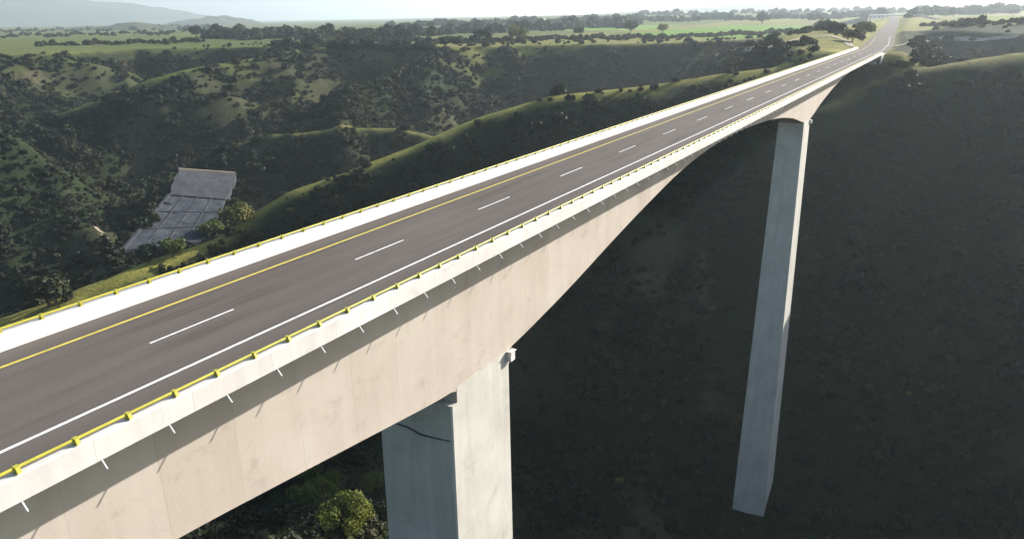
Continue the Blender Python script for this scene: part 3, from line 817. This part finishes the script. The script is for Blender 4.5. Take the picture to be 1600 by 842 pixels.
def forest():
    step = 2.35
    ex = np.arange(-640, 130, step); ey = np.arange(10, 640, step)
    X, Y = np.meshgrid(ex, ey); X = X.ravel(); Y = Y.ravel()
    X = X + rng.uniform(-1.3, 1.3, X.size); Y = Y + rng.uniform(-1.3, 1.3, Y.size)
    Z = sampler(X, Y)
    ix = np.clip(np.searchsorted(gx, X), 0, NX - 1); iy = np.clip(np.searchsorted(gy, Y), 0, NY - 1)
    do = GDO[iy, ix]; cr = GCR[iy, ix]; sl = SLOPE[iy, ix]; rd = GRD[iy, ix]
    n = fbm(X / 24, Y / 24, 71, 4); n2 = fbm(X / 9, Y / 9, 73, 2)
    dist = np.hypot(X, Y)
    on_slope = (do > 3 + (10 + 26 * (Y > 430)) * (n + 0.3)) & (cr > 5 + 14 * (n2 + 0.25))
    dens = np.where(on_slope, np.where(n < -0.2, 0.35, 0.95 + n * 0.8), np.where((cr < 1e8) | (do > 0), 0.05 + n * 0.25, 0.03 + n * 0.12))
    dens = np.where(on_slope & (X < -90) & (dist > 320) & (fbm(X / 55, Y / 55, 95, 4) > 0.06) & (Z + n * 34 > -36), 0.42 + n2 * 0.5, dens)
    dens = np.where(on_slope & (fbm(X / 48, Y / 48, 97, 4) > 0.13), dens * 0.42, dens)
    dens = dens * np.where(dist > 450, 0.75, 1.0)
    keep = rng.uniform(0, 1, X.size) < dens
    # in front of the lens, with a margin
    V = np.stack([X, Y, Z - CAM_Z], -1)
    w = V @ np.array(_fwd); uu = V @ np.array(_right) / w; vv = V @ np.array(_down) / w
    keep &= (w > 25) & (np.abs(uu) < 0.80) & (vv < 0.46) & (vv > -0.45)
    keep &= ~((np.abs(X + 32) < 9) & (Y > 296)) & (rd > 11)
    keep &= ~((np.abs(X + 31.6) < 4.6) & ((np.abs(Y - 181.7) < 5.2) | (np.abs(Y - 43.5) < 5.2)))
    sa = poly_sd(X, Y, [(p.x, p.y) for p in AP]); sa = np.minimum(sa, poly_sd(X, Y, [(p.x, p.y) for p in (AP[3], AP[2], AT[1], AT[0])])); keep &= sa > rng.uniform(-3.5, 3.0, X.size)
    X, Y, Z = X[keep], Y[keep], Z[keep]; n = n[keep]; dist = dist[keep]; sc = rng.lognormal(-0.04, 0.42, X.size) * np.where(dist > 450, 1.9, 1.45)
    sc = np.clip(sc, 0.7, 5.0)
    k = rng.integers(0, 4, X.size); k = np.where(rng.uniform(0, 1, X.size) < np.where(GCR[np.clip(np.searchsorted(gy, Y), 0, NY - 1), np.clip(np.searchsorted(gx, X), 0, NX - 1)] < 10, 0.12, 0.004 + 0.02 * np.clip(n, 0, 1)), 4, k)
    sc = np.where(k == 4, sc * 0.7, sc)
    scatter('slope_scrub', 'dense dark scrub and low forest covering the canyon slopes', 'scrub', np.stack([X, Y, Z - 0.2 * sc], -1), sc, k)
    print('scrub', X.size)
def hedges():
    P = []; S = []
    for (u0, v0, u1, v1, n, h0, h1) in HEDGE:
        for i in range(n):
            t = (i + rnd.uniform(0.0, 1.0)) / n
            u = u0 + (u1 - u0) * t; v = v0 + (v1 - v0) * t + rnd.gauss(0, 0.9) + 1.2 * math.sin(t * 23 + v0)
            p = ground_hit(u, v, 250)
            if p is None: continue
            if abs(p[0] + 32) < 24 and p[1] < 420: continue
            P.append(p); S.append(min(rnd.uniform(h0, h1) * rnd.choice((0.6, 1, 1, 1.3)) / 1165 * math.hypot(p[0], p[1]) / 1.1, 15))
    P = np.array(P); S = np.array(S); k = rng.integers(0, 4, len(S))
    scatter('hedgerow', 'dense hedgerows and woods in bands across the distant plateau', 'hedgerow', P - np.array([0, 0, 0.15]) * S[:, None], S, k)
HEDGE = [(0, 58, 300, 52, 70, 2, 5), (60, 72, 320, 66, 80, 2, 6), (0, 50, 180, 47, 50, 2, 4), (330, 60, 640, 62, 130, 7, 16), (430, 74, 700, 80, 200, 3, 11), (560, 66, 820, 66, 200, 2, 8), (640, 56, 1000, 40, 150, 6, 13), (170, 47, 330, 45, 60, 3, 6),
         (820, 62, 1040, 60, 160, 2, 6), (1000, 61, 1265, 50, 420, 2, 4.5), (600, 44, 1000, 30, 130, 4, 9), (960, 34, 1380, 27, 170, 4, 9), (1280, 44, 1345, 62, 20, 6, 12),
         (1060, 75, 1330, 70, 60, 4, 9), (1420, 26, 1600, 18, 90, 4, 9), (1440, 42, 1600, 36, 60, 3, 7), (1000, 24, 1600, 16, 140, 3, 7)]
SRC = []
for i in range(5):
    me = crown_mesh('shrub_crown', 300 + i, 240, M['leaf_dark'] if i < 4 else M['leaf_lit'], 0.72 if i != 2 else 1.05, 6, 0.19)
    SRC.append(bpy.data.objects.new('shrub_crown', me))
forest()
hedges()

# ------------------------------------------------------------------ overpass and buildings far along the road
ov = empty('overpass', (-90, 1230, 2)); tag(ov, 'small pale overpass crossing the highway far ahead', 'overpass')
m = MB(); m.box(-125, -55, 1226, 1235, 7.4, 8.6); m.build('deck', M['barrier'], ov)
for xx in (-122, -106, -76, -58):
    m = MB(); m.box(xx - 0.8, xx + 0.8, 1228, 1233, -3, 7.38); m.build('column', M['pier'], ov)
for x0, x1 in ((-160, -125), (-55, -20)):
    m = MB(); zl, zh = (0, 7.3) if x0 < -100 else (7.3, 0)
    m.hexa([(x0, 1218, -4), (x1, 1218, -4), (x1, 1243, -4), (x0, 1243, -4)], [(x0, 1226, zl), (x1, 1226, zh), (x1, 1235, zh), (x0, 1235, zl)])
    m.build('ramp', M['track'], ov)

# ------------------------------------------------------------------ far houses, paths and tracks
def house(label, u, v, w, d, hgt, yaw):
    p = ground_hit(u, v, 300)
    if p is None: return
    o = empty('house', (float(p[0]), float(p[1]), float(p[2]) - 0.3)); o.rotation_euler = (0, 0, yaw); tag(o, label, 'house')
    m = MB(); m.box(-w, w, -d, d, 0, hgt); q = m.build('wall', M['white_wall'], o); q.location = (0, 0, 0)
    m = MB(); m.poly([(-w - .5, -d - .5, hgt + .02), (w + .5, -d - .5, hgt + .02), (w + .5, d + .5, hgt + .02), (-w - .5, d + .5, hgt + .02), (-w - .5, 0, hgt * 1.5), (w + .5, 0, hgt * 1.5)],
                     [(0, 1, 5, 4), (2, 3, 4, 5), (0, 4, 3), (1, 2, 5), (3, 2, 1, 0)])
    q = m.build('roof', M['roof'], o); q.location = (0, 0, 0)
    for xx in (-0.55, 0.1, 0.6):
        m = MB(); m.box(xx * w - 1, xx * w + 1, -d - 0.06, -d + 0.1, hgt * 0.3, hgt * 0.75)
        q = m.build('window', M['dark'], o); q.location = (0, 0, 0)
house('left one of the two pale houses on the skyline above the small field', 822, 35, 9, 6, 6, 0.3)
house('right one of the two pale houses on the skyline above the small field', 846, 34, 7, 5, 6, 0.1)
house('pale low building left of the highway overpass', 1372, 29, 14, 6, 5, 0.2)

def track(name, label, pix, width, mat):
    P = []
    for (u0, v0), (u1, v1) in zip(pix[:-1], pix[1:]):
        for k in range(10):
            q = ground_hit(u0 + (u1 - u0) * k / 10, v0 + (v1 - v0) * k / 10, 120)
            if q is not None and (not P or 0.8 < math.hypot(q[0] - P[-1].x, q[1] - P[-1].y) < 90): P.append(Vector(q))
    if len(P) < 3: return
    v = []; f = []
    for i, p in enumerate(P):
        d = P[min(i + 1, len(P) - 1)] - P[max(i - 1, 0)]; sd = Vector((d.y, -d.x, 0)).normalized() * width
        for q in (p - sd, p + sd):
            v.append((q.x, q.y, max(hz(q.x, q.y), p.z - 0.6) + 0.22))
        if i: b = 2 * i; f.append((b - 2, b - 1, b + 1, b))
    m = MB(); m.poly(v, f); o = m.build(name, M[mat]); tag(o, label, kind='structure')
track('path', 'thin pale path running down to the foot of the concrete apron', [(146, 352), (165, 372), (188, 396)], 0.8, 'track')
track('dirt_track', 'pale dirt track curving round the scrub left of the bridge end', [(1130, 84), (1200, 76), (1255, 60), (1300, 57), (1322, 64), (1332, 76)], 2.0, 'track')
track('dirt_track', 'pale dirt track crossing the terrace right of the bridge end', [(1396, 74), (1430, 66), (1470, 62), (1530, 64), (1598, 58)], 1.8, 'track')

# ------------------------------------------------------------------ haze
def haze():
    m = MB(); m.box(-16500, 16500, -16500, 16500, -150, 420)
    mt = bpy.data.materials.new('haze_air'); mt.use_nodes = True; t = mt.node_tree
    t.nodes.remove(t.nodes['Principled BSDF'])
    v = t.nodes.new('ShaderNodeVolumePrincipled'); v.inputs['Color'].default_value = (0.76, 0.87, 0.96, 1)
    v.inputs['Density'].default_value = 1.15e-4; v.inputs['Anisotropy'].default_value = 0.5
    t.links.new(v.outputs[0], t.nodes['Material Output'].inputs['Volume'])
    o = m.build('haze', mt); tag(o, 'thin pale haze filling the air over the canyon', 'haze', kind='stuff')
haze()
